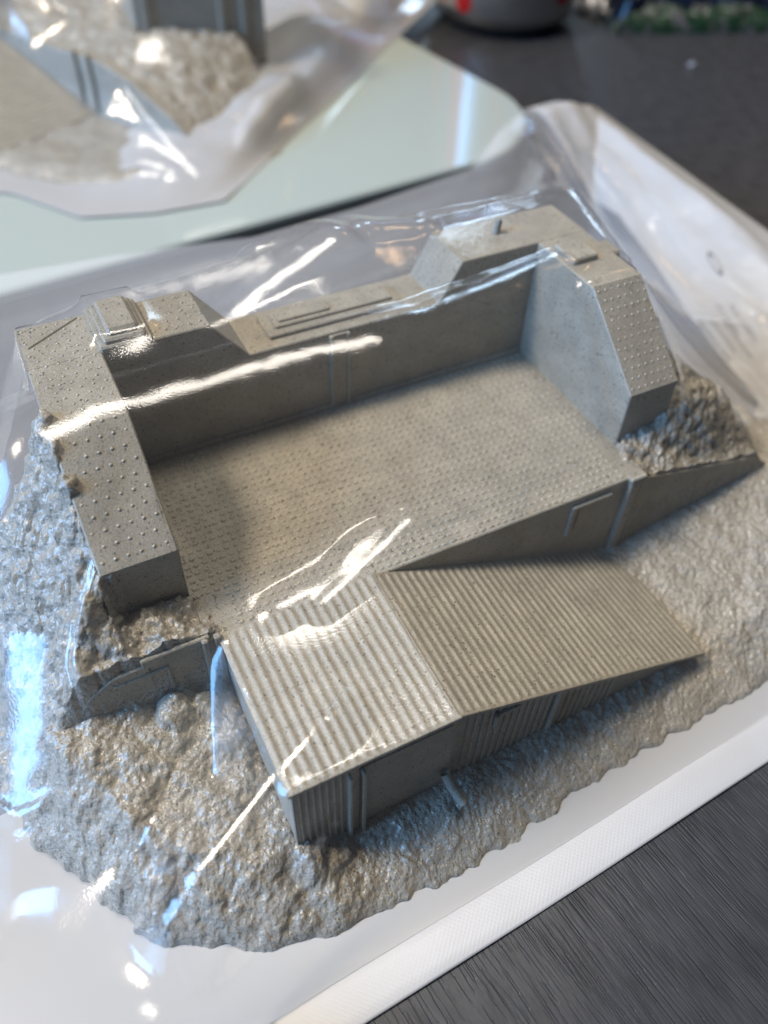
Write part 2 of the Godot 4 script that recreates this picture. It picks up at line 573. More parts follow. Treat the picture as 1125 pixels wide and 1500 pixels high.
const WALL_TOP := [[-12.6, 27], [19.1, 27], [25.9, 18.5], [67.0, 18.5], [71.8, 27], [102.1, 27]]


func corrugated(parent: Node3D, called: String, x0: float, x1: float, heights: Callable, z0: float, z1: float, ridges: int, mat: Material) -> MeshInstance3D:
	# a sheet whose ridges run along z; heights(x, z) is its middle surface; folded down at the rims to a thickness
	var nx := ridges * 8 + 1
	var rows := PackedFloat32Array([z0, z0, z0 + 0.12, z0 + 0.4, z0 + 0.8])
	for i in range(1, 24): rows.append(lerpf(z0, z1, i / 24.0))
	rows.append_array([z1 - 0.8, z1 - 0.4, z1 - 0.12, z1, z1])
	var p := PackedVector3Array()
	for j in rows.size():
		for i in nx:
			var x := lerpf(x0, x1, i / float(nx - 1))
			var c := cos(TAU * i / 8.0)
			var fade := smoothstep(0.25, 1.1, minf(rows[j] - z0, z1 - rows[j]))
			var y: float = heights.call(x, rows[j]) - (0.15 + 0.03 * n_big.get_noise_2d(x * 3.0, rows[j] * 0.3)) * c * (1.0 if c < 0 else 0.8) * fade + 0.1 * (1.0 - fade)
			if j == 0 or j == rows.size() - 1: y -= 0.75
			elif j == 1 or j == rows.size() - 2: y -= 0.1
			var wob := 0.05 * n_mid.get_noise_2d(x * 2.0, rows[j] * 0.6)
			p.append(Vector3(x, y + wob, rows[j]))
	var m := MB.new()
	m.grid(p, nx, rows.size())
	return part(called, m, mat, parent)


func roof_y(x: float, z: float) -> float:
	var k := (z - 45.0) / 29.6
	if x <= 30.1:
		var u := (x - 2.0) / 28.1
		return lerpf(lerpf(0.0, 1.0, u), lerpf(0.35, 0.1, u), k)
	var w := (x - 30.1) / 57.0
	return lerpf(lerpf(1.0, 0.1, k), -21.6, w)


func build_bunker() -> void:
	var o := thing("bunker_model", "grey resin bunker casting with corrugated porch, sealed in the near clear bag", "scale model")
	build_terrain(o)
	# platform with its front wall
	var m := MB.new()
	m.box(Vector3(-10, -29, -12.4), Vector3(90.6, 0, 45), 0.2)
	part("platform", m, resin, o)
	# raised tread marks on the floor, rubbed smooth
	var worn: StandardMaterial3D = resin.duplicate()
	worn.albedo_color = Color(1.12, 1.12, 1.12)
	worn.roughness = 0.26
	var rng := RandomNumberGenerator.new()
	rng.seed = 5
	m = MB.new()
	for j in 27:
		for i in 55:
			var x := 1.2 + i * 1.62 + (0.25 if j % 2 else 0.0)
			var z := 1.8 + j * 1.62
			if x > 88.8 or z > 44.4 or (x > 86.0 and z > 34.0) or (x < 5.0 and z > 37.0): continue
			var h := rng.randf_range(0.17, 0.31)
			x += rng.randf_range(-0.06, 0.06)
			if rng.randf() < 0.05: h *= 0.35
			m.box(Vector3(x - 0.56, -0.35, z - 0.43), Vector3(x + 0.56, h, z + 0.43), 0.26)
	part("floor_tread", m, worn, o, "stuff")
	# back wall with its stepped top
	var pr := PackedVector2Array([Vector2(-12.4, -20)])
	pr.append(Vector2(102.1, -20))
	for i in range(WALL_TOP.size() - 1, -1, -1): pr.append(Vector2(WALL_TOP[i][0] + (0.2 if i == 0 else 0.0), WALL_TOP[i][1]))
	m = MB.new()
	m.prism(pr, -12.8, 0.0, "z", 0.22)
	part("back_wall", m, resin, o)
	m = MB.new()
	m.box(Vector3(0.1, -0.1, -0.1), Vector3(89.9, 0.9, 0.7), 0.2)
	part("skirting", m, resin, o)
	m = MB.new()
	m.box(Vector3(42.2, -0.1, -0.5), Vector3(43.0, 18.0, 0.95), 0.15)
	m.box(Vector3(43.0, -0.1, -0.5), Vector3(45.9, 18.0, 0.55), 0.1)
	m.box(Vector3(45.9, -0.1, -0.5), Vector3(46.6, 18.0, 0.95), 0.15)
	part("pilaster", m, resin, o)
	# side walls: profile in (z, y)
	m = MB.new()
	m.prism(PackedVector2Array([Vector2(0.003, -20), Vector2(35.9, -20), Vector2(35.9, 12.7), Vector2(18.6, 27), Vector2(0.003, 27)]), 90.0, 102.1, "x", 0.22)
	part("side_wall", m, resin, o)
	m = MB.new()
	m.prism(PackedVector2Array([Vector2(0.003, -20), Vector2(35.6, -20), Vector2(35.6, 10.5), Vector2(17.0, 24.4), Vector2(0.003, 24.4)]), -10.4, -0.25, "x", 0.1)
	part("side_wall", m, resin, o)
	m = MB.new()                                             # the slab that overhangs the left wall
	m.prism(PackedVector2Array([Vector2(0.003, 23.6), Vector2(17.0, 23.6), Vector2(36.0, 9.9), Vector2(36.1, 13.4), Vector2(17.3, 27), Vector2(0.003, 27)]), -12.4, 0.0, "x", 0.25)
	part("cover_slab", m, resin, o)
	m = MB.new()                                             # front face of the left wall, flush under the slab
	m.box(Vector3(-10.9, -1.0, 34.0), Vector3(-0.05, 12.0, 36.0), 0.15)
	part("wall_face", m, resin, o)
	# studs on the slabs
	m = MB.new()
	var worn_off := func(k: float) -> float: return k * rng.randf_range(0.6, 1.1) if rng.randf() > 0.07 else k * 0.2
	var sl := Vector3(0, 18.8, 13.6).normalized()
	var sr := Vector3(0, 17.3, 14.3).normalized()
	for j in 25:
		for i in 6:
			var x := -11.3 + i * 2.0 + (1.0 if j % 2 else 0.0)
			if x > -0.5: continue
			var z := -11.4 + j * 1.92
			if z > 35.4: continue
			if x < -9.6 and z > 6.0 and z < 27.0: continue
			if z < 17.0: m.dome(Vector3(x, 27.0, z), Vector3.UP, 0.32, worn_off.call(0.24))
			else: m.dome(Vector3(x, 27.0 - (z - 17.3) * 13.6 / 18.8, z), sl, 0.33, worn_off.call(0.28))
	for j in 11:
		for i in 7:
			m.dome(Vector3(91.0 + i * 1.62 + (0.8 if j % 2 else 0.0), 27.0 - (0.9 + j * 1.55) * 14.3 / 17.3, 18.6 + 0.9 + j * 1.55), sr, 0.27, worn_off.call(0.22))
	for j in 5:
		for i in 5: m.dome(Vector3(9.6 + i * 2.1 + (0.8 if j % 2 else 0.0), 27.0, -11.2 + j * 2.3), Vector3.UP, 0.34, worn_off.call(0.28))
	part("studs", m, worn, o, "stuff")
	# fittings on the top of the walls
	m = MB.new()
	m.box(Vector3(-0.2, 26.6, -13.1), Vector3(8.9, 27.9, 0.25), 0.3)
	m.box(Vector3(0.7, 27.5, -12.4), Vector3(8.0, 28.8, -0.4), 0.35)
	m.box(Vector3(1.7, 28.4, -11.6), Vector3(7.1, 30.0, -1.4), 0.5)
	part("vent_block", m, resin, o)
	m = MB.new()
	m.box(Vector3(31.0, 18.2, -10.2), Vector3(60.0, 19.3, -2.6), 0.2)
	m.box(Vector3(33.0, 19.0, -9.4), Vector3(58.5, 19.9, -4.4), 0.2)
	m.box(Vector3(34.0, 19.6, -8.6), Vector3(45.0, 20.4, -5.4), 0.2)
	part("cover_plate", m, resin, o)
	m = MB.new()
	m.box(Vector3(91.2, 26.6, 3.6), Vector3(97.4, 28.3, 10.6), 0.3)
	part("hatch_plate", m, resin, o)
	m = MB.new()
	m.tube(PackedVector3Array([Vector3(84.1, 26.7, -7.2), Vector3(84.2, 28.4, -7.1), Vector3(84.4, 29.6, -6.9), Vector3(84.5, 30.1, -6.8)]), PackedFloat32Array([1.0, 0.9, 0.75, 0.1]))
	part("peg", m, resin, o)
	m = MB.new()
	m.box(Vector3(101.5, 23.0, 4.0), Vector3(104.6, 26.7, 9.5), 0.5)
	part("buttress", m, resin, o)
	m = MB.new()
	var t := Transform3D(Basis(Vector3.UP, deg_to_rad(32)), Vector3(-6.4, 27, -9.0))
	m.box(Vector3(-5.6, -0.2, -0.14), Vector3(5.6, 0.28, 0.14), 0.1, t)
	part("casting_seam", m, resin, o)
	# base wall right of the platform, half buried
	m = MB.new()
	m.prism(PackedVector2Array([Vector2(90.6, -29), Vector2(132, -29), Vector2(131, -14.5), Vector2(125, -10.0), Vector2(114, -7.3), Vector2(104, -5.2), Vector2(94, -2.6), Vector2(90.6, -1.8)]), 41.0, 44.95, "z", 0.15)
	part("base_wall", m, resin, o)
	m = MB.new()                                             # and left of the porch
	m.prism(PackedVector2Array([Vector2(-25, -29), Vector2(-10, -29), Vector2(-10, -0.2), Vector2(-16, -0.8), Vector2(-20, -3.4), Vector2(-23, -8), Vector2(-25, -14)]), 41.0, 45.15, "z", 0.15)
	part("base_wall", m, resin, o)
	m = MB.new()
	m.box(Vector3(-11.0, -1.0, 44.0), Vector3(0.3, 1.2, 45.3), 0.2)
	part("wall_cap", m, resin, o)
	for x in [-1.2, 0.9]:
		m = MB.new()
		m.box(Vector3(x, -14.0, 44.8), Vector3(x + 1.1, 1.1, 46.0), 0.2)
		part("door_post", m, resin, o)
	m = MB.new()
	m.box(Vector3(86.6, -22, 44.6), Vector3(88.6, -0.35, 46.1), 0.2)
	m.box(Vector3(86.2, -0.6, 44.3), Vector3(90.2, 0.5, 46.2), 0.25)
	part("door_post", m, resin, o)
	m = MB.new()                                             # hatch frame in the front wall
	m.box(Vector3(73.0, -10.5, 44.7), Vector3(74.2, -2.6, 45.6), 0.2)
	m.box(Vector3(73.0, -2.9, 44.7), Vector3(82.6, -1.9, 45.7), 0.2)
	m.box(Vector3(75.0, -3.9, 44.7), Vector3(81.8, -3.2, 45.3), 0.15)
	m.box(Vector3(75.0, -9.5, 44.7), Vector3(75.5, -3.2, 45.3), 0.1)
	part("hatch_frame", m, resin, o)
	m = MB.new()                                             # flat panel line in the left base wall
	m.box(Vector3(-16, -3.0, 44.9), Vector3(-7.0, -2.5, 45.45), 0.12)
	m.box(Vector3(-7.5, -9.0, 44.9), Vector3(-7.0, -3.0, 45.45), 0.12)
	part("hatch_frame", m, resin, o)
	# small block that sticks out of the rubble
	m = MB.new()
	m.box(Vector3(-2.1, -5, -1.9), Vector3(2.1, 3.0, 1.9), 0.3, Transform3D(Basis(Vector3.UP, deg_to_rad(24)), Vector3(-13.6, 1.5, 37.2)))
	part("concrete_block", m, resin, o)
	# corrugated porch
	corrugated(o, "corrugated_roof", 1.6, 30.1, roof_y, 44.6, 75.2, 17, resin)
	corrugated(o, "corrugated_roof", 30.1, 88.4, func(x: float, z: float) -> float: return roof_y(x, z) - 0.14, 44.9, 75.0, 36, resin)
	m = MB.new()                                             # lap joint between the two sheets
	m.box(Vector3(-0.35, -0.1, 0), Vector3(0.35, 0.42, 30.4), 0.12, Transform3D(Basis.IDENTITY, Vector3(29.6, 0.55, 44.8)))
	for i in m.v.size(): m.v[i].y -= (m.v[i].z - 45.0) / 29.6 * 0.75
	part("lap_strip", m, resin, o)
	m = MB.new()                                             # left side of the porch
	m.box(Vector3(2.1, -24, 45.2), Vector3(3.2, -0.3, 74.5), 0.15)
	part("porch_wall", m, resin, o)
	var wall := MB.new()                                     # corrugated left end of its front
	var p := PackedVector3Array()
	for j in 2:
		for i in 65:
			p.append(Vector3(2.2 + 8.9 * i / 64.0, -0.3 if j == 0 else -26.0, 74.45 + 0.22 * cos(TAU * i / 8.0)))
	wall.grid(p, 65, 2)
	part("corrugated_wall", wall, resin, o)
	m = MB.new()
	m.box(Vector3(10.9, -27, 73.4), Vector3(13.2, -0.4, 74.5), 0.12)
	m.box(Vector3(11.0, -27, 74.0), Vector3(11.6, -2.9, 75.5), 0.12)
	part("door_post", m, resin, o)
	m = MB.new()
	m.box(Vector3(13.2, -27, 74.0), Vector3(13.9, -2.9, 75.5), 0.12)
	part("door_post", m, resin, o)
	m = MB.new()
	m.box(Vector3(13.5, -28, 72.6), Vector3(30.4, -0.5, 73.9), 0.1)
	m.box(Vector3(13.9, -2.2, 73.5), Vector3(30.0, -1.4, 74.5), 0.12)
	m.box(Vector3(14.2, -3.9, 73.5), Vector3(29.6, -3.3, 74.3), 0.12)
	part("door_panel", m, resin, o)
	m = MB.new()                                             # front under the sloping sheet
	m.prism(PackedVector2Array([Vector2(30.4, -29), Vector2(84, -29), Vector2(84, -21.2), Vector2(30.4, -0.9)]), 71.0, 73.2, "z", 0.1)
	part("porch_wall", m, resin, o)
	m = MB.new()
	for i in 22:
		var x := 33.0 + i * 1.55
		var top := -1.6 - (x - 30.1) * 0.378
		m.box(Vector3(x, -28, 73.0), Vector3(x + 0.7, top, 73.5), 0.15)
	part("wall_ribs", m, resin, o)
	m = MB.new()
	m.box(Vector3(38.5, -9.2, 73.3), Vector3(43.4, -8.4, 74.0), 0.15)
	m.box(Vector3(38.5, -13.2, 73.3), Vector3(39.2, -8.4, 74.0), 0.15)
	part("hatch_frame", m, resin, o)
	m = MB.new()
	m.box(Vector3(51.6, -24, 73.0), Vector3(52.4, -9.4, 74.1), 0.15)
	part("door_post", m, resin, o)
	m = MB.new()
	m.tube(PackedVector3Array([Vector3(29.4, -20.0, 74.5), Vector3(29.8, -21.8, 76.6), Vector3(30.4, -22.8, 79.6), Vector3(30.5, -22.9, 79.9)]), PackedFloat32Array([0.95, 0.95, 0.9, 0.1]))
	part("pipe_stub", m, resin, o)


func structure_at(x: float, z: float) -> float:
	var h := -40.0
	if x > -12.5 and x < 90.6 and z > -13 and z < 45.5: h = 0.3
	if x > 1.6 and x < 88.4 and z > 44.5 and z < 75.3: h = maxf(h, roof_y(x, z) + 0.4)
	if z > -12.9 and z < 0.3 and x > -12.5 and x < 102.2: h = maxf(h, curve(WALL_TOP, x))
	if (x > -12.5 and x < 0.1) or (x > 89.9 and x < 102.2):
		if z > -13 and z < 17.3: h = maxf(h, 27.0)
		elif z > 0 and z < 36.2: h = maxf(h, 27.0 - (z - 17.3) * 13.8 / 18.8)
	if x > -0.3 and x < 9.0 and z > -13 and z < 0.2: h = maxf(h, 30.0)
	if x > 31 and x < 60 and z > -10 and z < -2.6: h = maxf(h, 20.2)
	return h


# ---------------------------------------------------------------- plastic bags
func along(line: Array, s: float) -> Vector3:                       # a point of a polyline by its share of the length
	var total := 0.0
	for i in line.size() - 1: total += line[i].distance_to(line[i + 1])
	var left := s * total
	for i in line.size() - 1:
		var l: float = line[i].distance_to(line[i + 1])
		if left <= l or i == line.size() - 2: return line[i].lerp(line[i + 1], left / l)
		left -= l
	return line[-1]


# a film hung over what lies below it: relaxed until it is taut, held up by obstacle(x, z) and by its rims
func drape(nx: int, nz: int, base: PackedVector3Array, obstacle: PackedFloat32Array, load_: float, rounds: int, h: PackedFloat32Array, top: PackedFloat32Array) -> void:
	for k in rounds:
		for j in range(1, nz - 1):
			for i in range(1, nx - 1):
				var c := j * nx + i
				var a := 0.25 * (h[c - 1] + h[c + 1] + h[c - nx] + h[c + nx]) - load_
				a = h[c] + 1.75 * (a - h[c])
				h[c] = maxf(minf(a, top[c]), obstacle[c])


func fold_height(x: float, z: float, folds: Array) -> float:
	var s := 0.0
	for f in folds:
		var pts: Array = f[0]
		for i in pts.size() - 1:
			var a: Vector2 = pts[i]; var b: Vector2 = pts[i + 1]
			var ab := b - a
			var t := clampf((Vector2(x, z) - a).dot(ab) / ab.length_squared(), 0.0, 1.0)
			var d := (Vector2(x, z) - a - ab * t).length()
			if d < f[2] * 3.0:
				var u := (i + t) / (pts.size() - 1)
				var fade := minf(1.0, 5.0 * minf(u, 1.0 - u) + 0.05)
				s = maxf(s, f[1] * fade * exp(-d * d / (f[2] * f[2])))
	return s


func film(nx: int, nz: int, rear: Array, front: Array, obstacle: Callable, wires: Array, load_: float, folds: Array, wob: float, sharp: Array, pressed = null) -> PackedVector3Array:
	var cx := (nx + 1) / 2
	var cz := (nz + 1) / 2
	var base := PackedVector3Array()
	var ob := PackedFloat32Array()
	var h := PackedFloat32Array()
	var top := PackedFloat32Array()
	for j in cz:
		var t := j / float(cz - 1)
		for i in cx:
			var s := i / float(cx - 1)
			var p := along(rear, s).lerp(along(front, s), t)
			base.append(p)
			var y: float = obstacle.call(p.x, p.z) + 0.35
			for w in wires + sharp.map(func(e): return e[2]):
				for k in w.size() - 1:
					var a := Vector2(w[k].x, w[k].z); var b := Vector2(w[k + 1].x, w[k + 1].z)
					var u := clampf((Vector2(p.x, p.z) - a).dot(b - a) / (b - a).length_squared(), 0.0, 1.0)
					if Vector2(p.x, p.z).distance_to(a.lerp(b, u)) < 1.3: y = maxf(y, lerpf(w[k].y, w[k + 1].y, u))
			ob.append(y)
			top.append(pressed.call(p.x, p.z) if pressed != null else 99.0)
			h.append(p.y if j == 0 or j == cz - 1 or i == 0 or i == cx - 1 else maxf(y, lerpf(p.y, 10.0, 0.5)))
	drape(cx, cz, base, ob, load_, 170, h, top)
	# finer grid
	var fb := PackedVector3Array()
	var fo := PackedFloat32Array()
	var fh := PackedFloat32Array()
	var ft := PackedFloat32Array()
	for j in nz:
		for i in nx:
			var u := minf(i / 2.0, cx - 1.001); var v := minf(j / 2.0, cz - 1.001)
			var a := int(u); var b := int(v)
			var c := b * cx + a
			fh.append(lerpf(lerpf(h[c], h[c + 1], u - a), lerpf(h[c + cx], h[c + cx + 1], u - a), v - b))
			var p := base[c].lerp(base[c + 1], u - a).lerp(base[c + cx].lerp(base[c + cx + 1], u - a), v - b)
			fb.append(p)
			var y: float = obstacle.call(p.x, p.z)
			fo.append(y + 0.3)
			ft.append(pressed.call(p.x, p.z) if pressed != null else 99.0)
	for k in 22:                                             # smooth it again, never through the casting
		for j in range(1, nz - 1):
			for i in range(1, nx - 1):
				var c := j * nx + i
				var a := 0.25 * (fh[c - 1] + fh[c + 1] + fh[c - nx] + fh[c + nx]) - load_ * 0.25
				fh[c] = maxf(minf(a, ft[c]), fo[c])
	for e in sharp:
		var w: Array = e[2]
		var tilt: Vector2 = e[1]
		var reach: float = 4.0 + 1.1 * tilt.length() / e[0] + 0.5 / e[0] * 0.5
		for j in range(1, nz - 1):
			for i in range(1, nx - 1):
				var c := j * nx + i
				var a := Vector2(fb[c].x, fb[c].z)
				for k in w.size() - 1:
					var b := Vector2(w[k].x, w[k].z); var d := Vector2(w[k + 1].x, w[k + 1].z)
					var u := clampf((a - b).dot(d - b) / (d - b).length_squared(), 0.0, 1.0)
					var off := a - b.lerp(d, u)
					var away := off.length()
					if away < reach:
						var drop: float = e[0] * away * away
						if away > 0.4 / e[0]: drop = 0.8 * away - 0.16 / e[0]
						fh[c] = maxf(fh[c], lerpf(w[k].y, w[k + 1].y, u) + tilt.dot(off) - drop)
	var was := fh.duplicate()
	for j in range(1, nz - 1):
		for i in range(1, nx - 1):
			var c := j * nx + i
			fh[c] = maxf(fo[c], 0.5 * was[c] + 0.125 * (was[c - 1] + was[c + 1] + was[c - nx] + was[c + nx]))
	var f := FastNoiseLite.new()
	f.seed = 31; f.frequency = 0.022; f.fractal_octaves = 3
	var f3 := FastNoiseLite.new()
	f3.seed = 41; f3.frequency = 0.085; f3.fractal_octaves = 2
	var f2 := FastNoiseLite.new()
	f2.seed = 37; f2.frequency = 0.055; f2.fractal_type = FastNoiseLite.FRACTAL_RIDGED; f2.fractal_octaves = 2
	for j in nz:
		for i in nx:
			var c := j * nx + i
			var p := fb[c]
			var free := smoothstep(0.3, 4.0, fh[c] - fo[c])
			var rim := minf(1.0, minf(minf(i, nx - 1 - i), minf(j, nz - 1 - j)) / 10.0)
			p.y = fh[c] + rim * (wob * (1.0 + f.get_noise_2d(p.x, p.z)) + free * 0.13 * f3.get_noise_2d(p.x, p.z) + free * wob * 0.45 * maxf(0.0, f2.get_noise_2d(p.x * 0.8 + p.z * 0.5, p.z * 0.5 - p.x * 0.3)) + fold_height(p.x, p.z, folds))
			fb[c] = p
	return fb


func pressed_film(x: float, z: float) -> float:                      # where the film is sucked down into the casting
	var h := 99.0
	if x > 1.0 and x < 88.0:
		var side := maxf(0.0, maxf(9.0 - x, x - 52.0)) * 0.9
		if z > 19.0 and z < 47.0: h = maxf(27.0 - (z - 19.0) * 2.3, lerpf(5.2, 2.4, clampf((z - 30.0) / 15.0, 0.0, 1.0)) + 0.05 * maxf(0.0, x - 14.0)) + side
		elif z >= 47.0 and z < 74.0 and x < 30.0: h = 2.2 + side
	if x < -17.0 and z > 26.0 and z < 66.0:                       # a taut facet down the bank
		var c := -28.3 - 0.42 * (z - 45.0)
		var d := absf(x - c) / 1.08
		if d < 16.0: h = minf(h, -2.9 + 0.636 * (x + 28.3) - 0.532 * (z - 45.0) - 0.03 * d * d + 0.1)
	if x < 3.0 and x > -24.0 and z > 47.0 and z < 68.0:              # down on the bank beside the porch
		h = minf(h, -8.0 - (z - 46.0) * 0.3 + 1.4 * maxf(0.0, x + 6.0) + 1.2 * maxf(0.0, -17.0 - x) + 1.5 * maxf(0.0, z - 62.0))
	return h


func build_bag() -> void:
	var o := thing("plastic_bag", "near clear plastic bag with white back wrapped round the porch casting", "plastic bag")
	var rear := [Vector3(-85, -8, -104), Vector3(-12, -8, -97), Vector3(20, -8, -94), Vector3(57, -8, -88), Vector3(94, -8, -92), Vector3(138, -7, -99), Vector3(156, -3, -112), Vector3(172, -1, -121), Vector3(188, -2, -125), Vector3(209, -7, -125)]
	var front := [Vector3(-85, -1, 97), Vector3(-48, -2, 97), Vector3(-26, -13, 95.5), Vector3(-12, -28.6, 94), Vector3(0, -29.2, 93.2), Vector3(88, -29.2, 89.5), Vector3(216, -24, 83)]
	var folds := [
		[[Vector2(-40, 46.5), Vector2(-38.3, 50.5), Vector2(-35.2, 54.6), Vector2(-31.7, 55.7), Vector2(-28.5, 55.6)], 0.7, 0.8],
		[[Vector2(118, 0), Vector2(132, 14), Vector2(150, 34)], 1.6, 2.6],
		[[Vector2(126, -6), Vector2(142, 10), Vector2(160, 24)], 1.8, 2.6],
		[[Vector2(195, -112), Vector2(190, -70), Vector2(184, -20), Vector2(178, 30)], 4.0, 5.0],
		[[Vector2(176, -112), Vector2(168, -80), Vector2(150, -40)], 3.0, 3.5],
		[[Vector2(160, -106), Vector2(150, -80), Vector2(128, -45)], 2.6, 3.0],
		[[Vector2(-9.1, 90.7), Vector2(-4.2, 89.5), Vector2(0.2, 90), Vector2(4.4, 91), Vector2(8.9, 91.6)], 0.8, 1.0],
	]
	var wires := [
		[Vector3(103, 27.5, 8), Vector3(112, 27, -20), Vector3(79, 26.5, -22), Vector3(37, 26, -25), Vector3(-14, 26.5, -17)],
		[Vector3(112, 27, -20), Vector3(150, 2, -75), Vector3(172, 0, -112)],
		[Vector3(104, 24, 10), Vector3(140, -4, 2), Vector3(175, -16, 0)],
	]
	# taut ridges: how round each one is, then its crest
	var sharp := [
		[0.045, Vector2(-0.002, -0.368), [Vector3(-13.5, 28.2, 18.9), Vector3(-5.7, 28.2, 16.3), Vector3(1.7, 27.7, 16.1), Vector3(13.1, 27.5, 15.7), Vector3(25.1, 27.7, 15.7), Vector3(34.7, 28.1, 16.8), Vector3(44.2, 28.5, 18.6), Vector3(54, 28, 19), Vector3(72, 27.6, 16.5), Vector3(90, 27.6, 13)]],
		[0.07, Vector2(0.035, -0.407), [Vector3(15.1, 27.2, 3.8), Vector3(18.8, 27.8, 2.4), Vector3(23.2, 28.5, 0.9), Vector3(29.5, 29.8, -1.6), Vector3(39, 32, -4.9), Vector3(47, 33.8, -7.1), Vector3(56, 31, -11), Vector3(70, 28, -12)]],
		[0.055, Vector2(0.066, -0.244), [Vector3(1.5, 1.0, 40.5), Vector3(9.8, 5, 37.2), Vector3(19.2, 5.4, 35.4), Vector3(29.1, 6.2, 33.8), Vector3(37.6, 7.1, 32.9), Vector3(45.5, 7.8, 33.9), Vector3(54.2, 8.6, 36.1)]],
		[0.07, Vector2(0.020, -0.203), [Vector3(5, 0.5, 48), Vector3(12.2, 3.2, 46.2), Vector3(17.4, 3.4, 45.5), Vector3(22.6, 3.6, 45), Vector3(29.4, 4.8, 41.4), Vector3(34.1, 5.4, 40)]],
		[0.09, Vector2(0.058, -0.200), [Vector3(18.6, 3, 48.4), Vector3(26.1, 3.8, 45.6), Vector3(32.6, 4.8, 43), Vector3(39.3, 6, 40.3)]],
		[0.13, Vector2(0.347, -0.100), [Vector3(9.4, 3.8, 68.2), Vector3(7, 3, 69.6), Vector3(0.7, 0.5, 71.6), Vector3(-8.2, -2.8, 75.5), Vector3(-13.0, -4.3, 77.4), Vector3(-17.5, -8.2, 79.2), Vector3(-22, -16, 81)]],
		[0.03, Vector2(0.678, -0.602), [Vector3(-22.6, 9.5, 30), Vector3(-23.7, 7, 33.3), Vector3(-25.2, 3, 38), Vector3(-27.3, -1.5, 43.3), Vector3(-29.7, -5.8, 48.6), Vector3(-31.9, -9.3, 53), Vector3(-33.8, -12.5, 57.6)]],
		[0.3, Vector2(0.372, -0.428), [Vector3(174, 0, -107.5), Vector3(173, -4, -99), Vector3(176.5, -7, -89.5), Vector3(178, -12.4, -73.4), Vector3(178, -17, -61)]],
		[0.3, Vector2(0.000, 0.000), [Vector3(103, 27.3, 9), Vector3(113, 26, -20), Vector3(79, 26.3, -22), Vector3(37, 26, -25)]],
	]
	var nx := 381
	var nz := 271
	var f := film(nx, nz, rear, front, func(x: float, z: float) -> float: return maxf(-29.4, maxf(terrain_at(x, z), structure_at(x, z))), wires, 0.018, folds, 0.2, sharp, pressed_film)
	var m := MB.new()
	m.grid(f, nx, nz)
	part("front_film", m, film_mat, o)
	# the white back lies on the table under the casting and rises to the rims
	var bx := 220
	var bz := 160
	var p := PackedVector3Array()
	var f2 := FastNoiseLite.new()
	f2.seed = 6; f2.frequency = 0.02
	var edge := [[-140, 172], [-112, 176], [-82, 180], [-70, 181], [-45, 177], [-28, 173], [-3.6, 167], [17, 163], [26, 150], [34, 100], [41, 0], [46, -90], [50, -90]]
	var mid := 130
	for j in bz:
		var t := j / float(bz - 1)
		var lo := 0.0
		var hi := 1.0
		for k in 18:                                         # where this row crosses from clear to white
			var e := along(rear, (lo + hi) / 2.0).lerp(along(front, (lo + hi) / 2.0), t)
			if e.x > curve(edge, e.z): hi = (lo + hi) / 2.0
			else: lo = (lo + hi) / 2.0
		for i in bx:
			var s := lerpf(0.0, hi, i / float(mid)) if i < mid else lerpf(hi, 1.0, (i - mid) / float(bx - 1 - mid))
			p.append(back_point(rear, front, s, t, f2))
	m = MB.new()
	m.grid(p, bx, bz, func(i: int, _j: int) -> bool: return i >= mid)
	part("white_back", m, white_plastic, o)
	m = MB.new()
	m.grid(p, bx, bz, func(i: int, j: int) -> bool: return i < mid and p[j * bx + mid].x - p[j * bx].x > 0.5)
	part("clear_back", m, milky, o)
	# heat-sealed hem along the near edge
	p = PackedVector3Array()
	for j in 9:
		for i in 121:
			var s := i / 120.0
			var q := along(front, s)
			var d: float = [0.0, 0.0, 0.3, 1.8, 3.4, 5.0, 6.6, 7.0, 7.0][j]
			var y: float = [-0.3, 0.0, 0.2, 0.24, 0.24, 0.24, 0.2, 0.0, -0.3][j]
			p.append(Vector3(q.x, q.y + y * (1.0 + 0.5 * f2.get_noise_2d(q.x * 2.5, j * 2.0)) - 0.15 + 0.12 * sin(q.x * 0.11), q.z + d - 0.3 + 0.25 * sin(q.x * 0.045)))
	m = MB.new()
	m.grid(p, 121, 9)
	part("sealed_hem", m, seal_mat, o)
	# print on the back: a ring and small lines of warning
	var ink := StandardMaterial3D.new()
	ink.albedo_color = lin(0.03, 0.03, 0.03)
	ink.roughness = 0.5
	var pale_ink: StandardMaterial3D = ink.duplicate()
	pale_ink.albedo_color = lin(0.12, 0.12, 0.12)
	var ring := MB.new()
	p = PackedVector3Array()
	for j in 2:
		for i in 41:
			var a := TAU * i / 40.0
			var r := 5.0 - j * 0.8
			p.append(lay(rear, front, f2, Vector2(186.5 + r * 0.2 * cos(a) - 0.3 * r * sin(a), -31.0 + r * sin(a)), 0.5))
	ring.grid(p, 41, 2)
	part("printed_ring", ring, ink, o)
	var lines := ["WARNING: TO AVOID DANGER OF SUFFOCATION", "KEEP THIS PLASTIC BAG AWAY FROM", "BABIES AND CHILDREN. DO NOT USE THIS", "BAG IN CRIBS, BEDS, CARRIAGES", "OR PLAYPENS. THIS BAG IS NOT A TOY."]
	for k in lines.size():
		var tm := TextMesh.new()
		var sf := SystemFont.new()
		sf.font_names = PackedStringArray(["Droid Sans"])
		tm.font = sf; tm.text = lines[k]; tm.font_size = 16; tm.pixel_size = 0.062; tm.depth = 0.0
		tm.horizontal_alignment = HORIZONTAL_ALIGNMENT_LEFT
		var arr := tm.surface_get_arrays(0)
		var tv: PackedVector3Array = arr[Mesh.ARRAY_VERTEX]
		var mb := MB.new()
		var org := Vector2(171.0 + k * 2.3, -18.0 + (k % 3) * 2.5)
		var ex := Vector2(-0.22, 0.975)                      # reads towards us
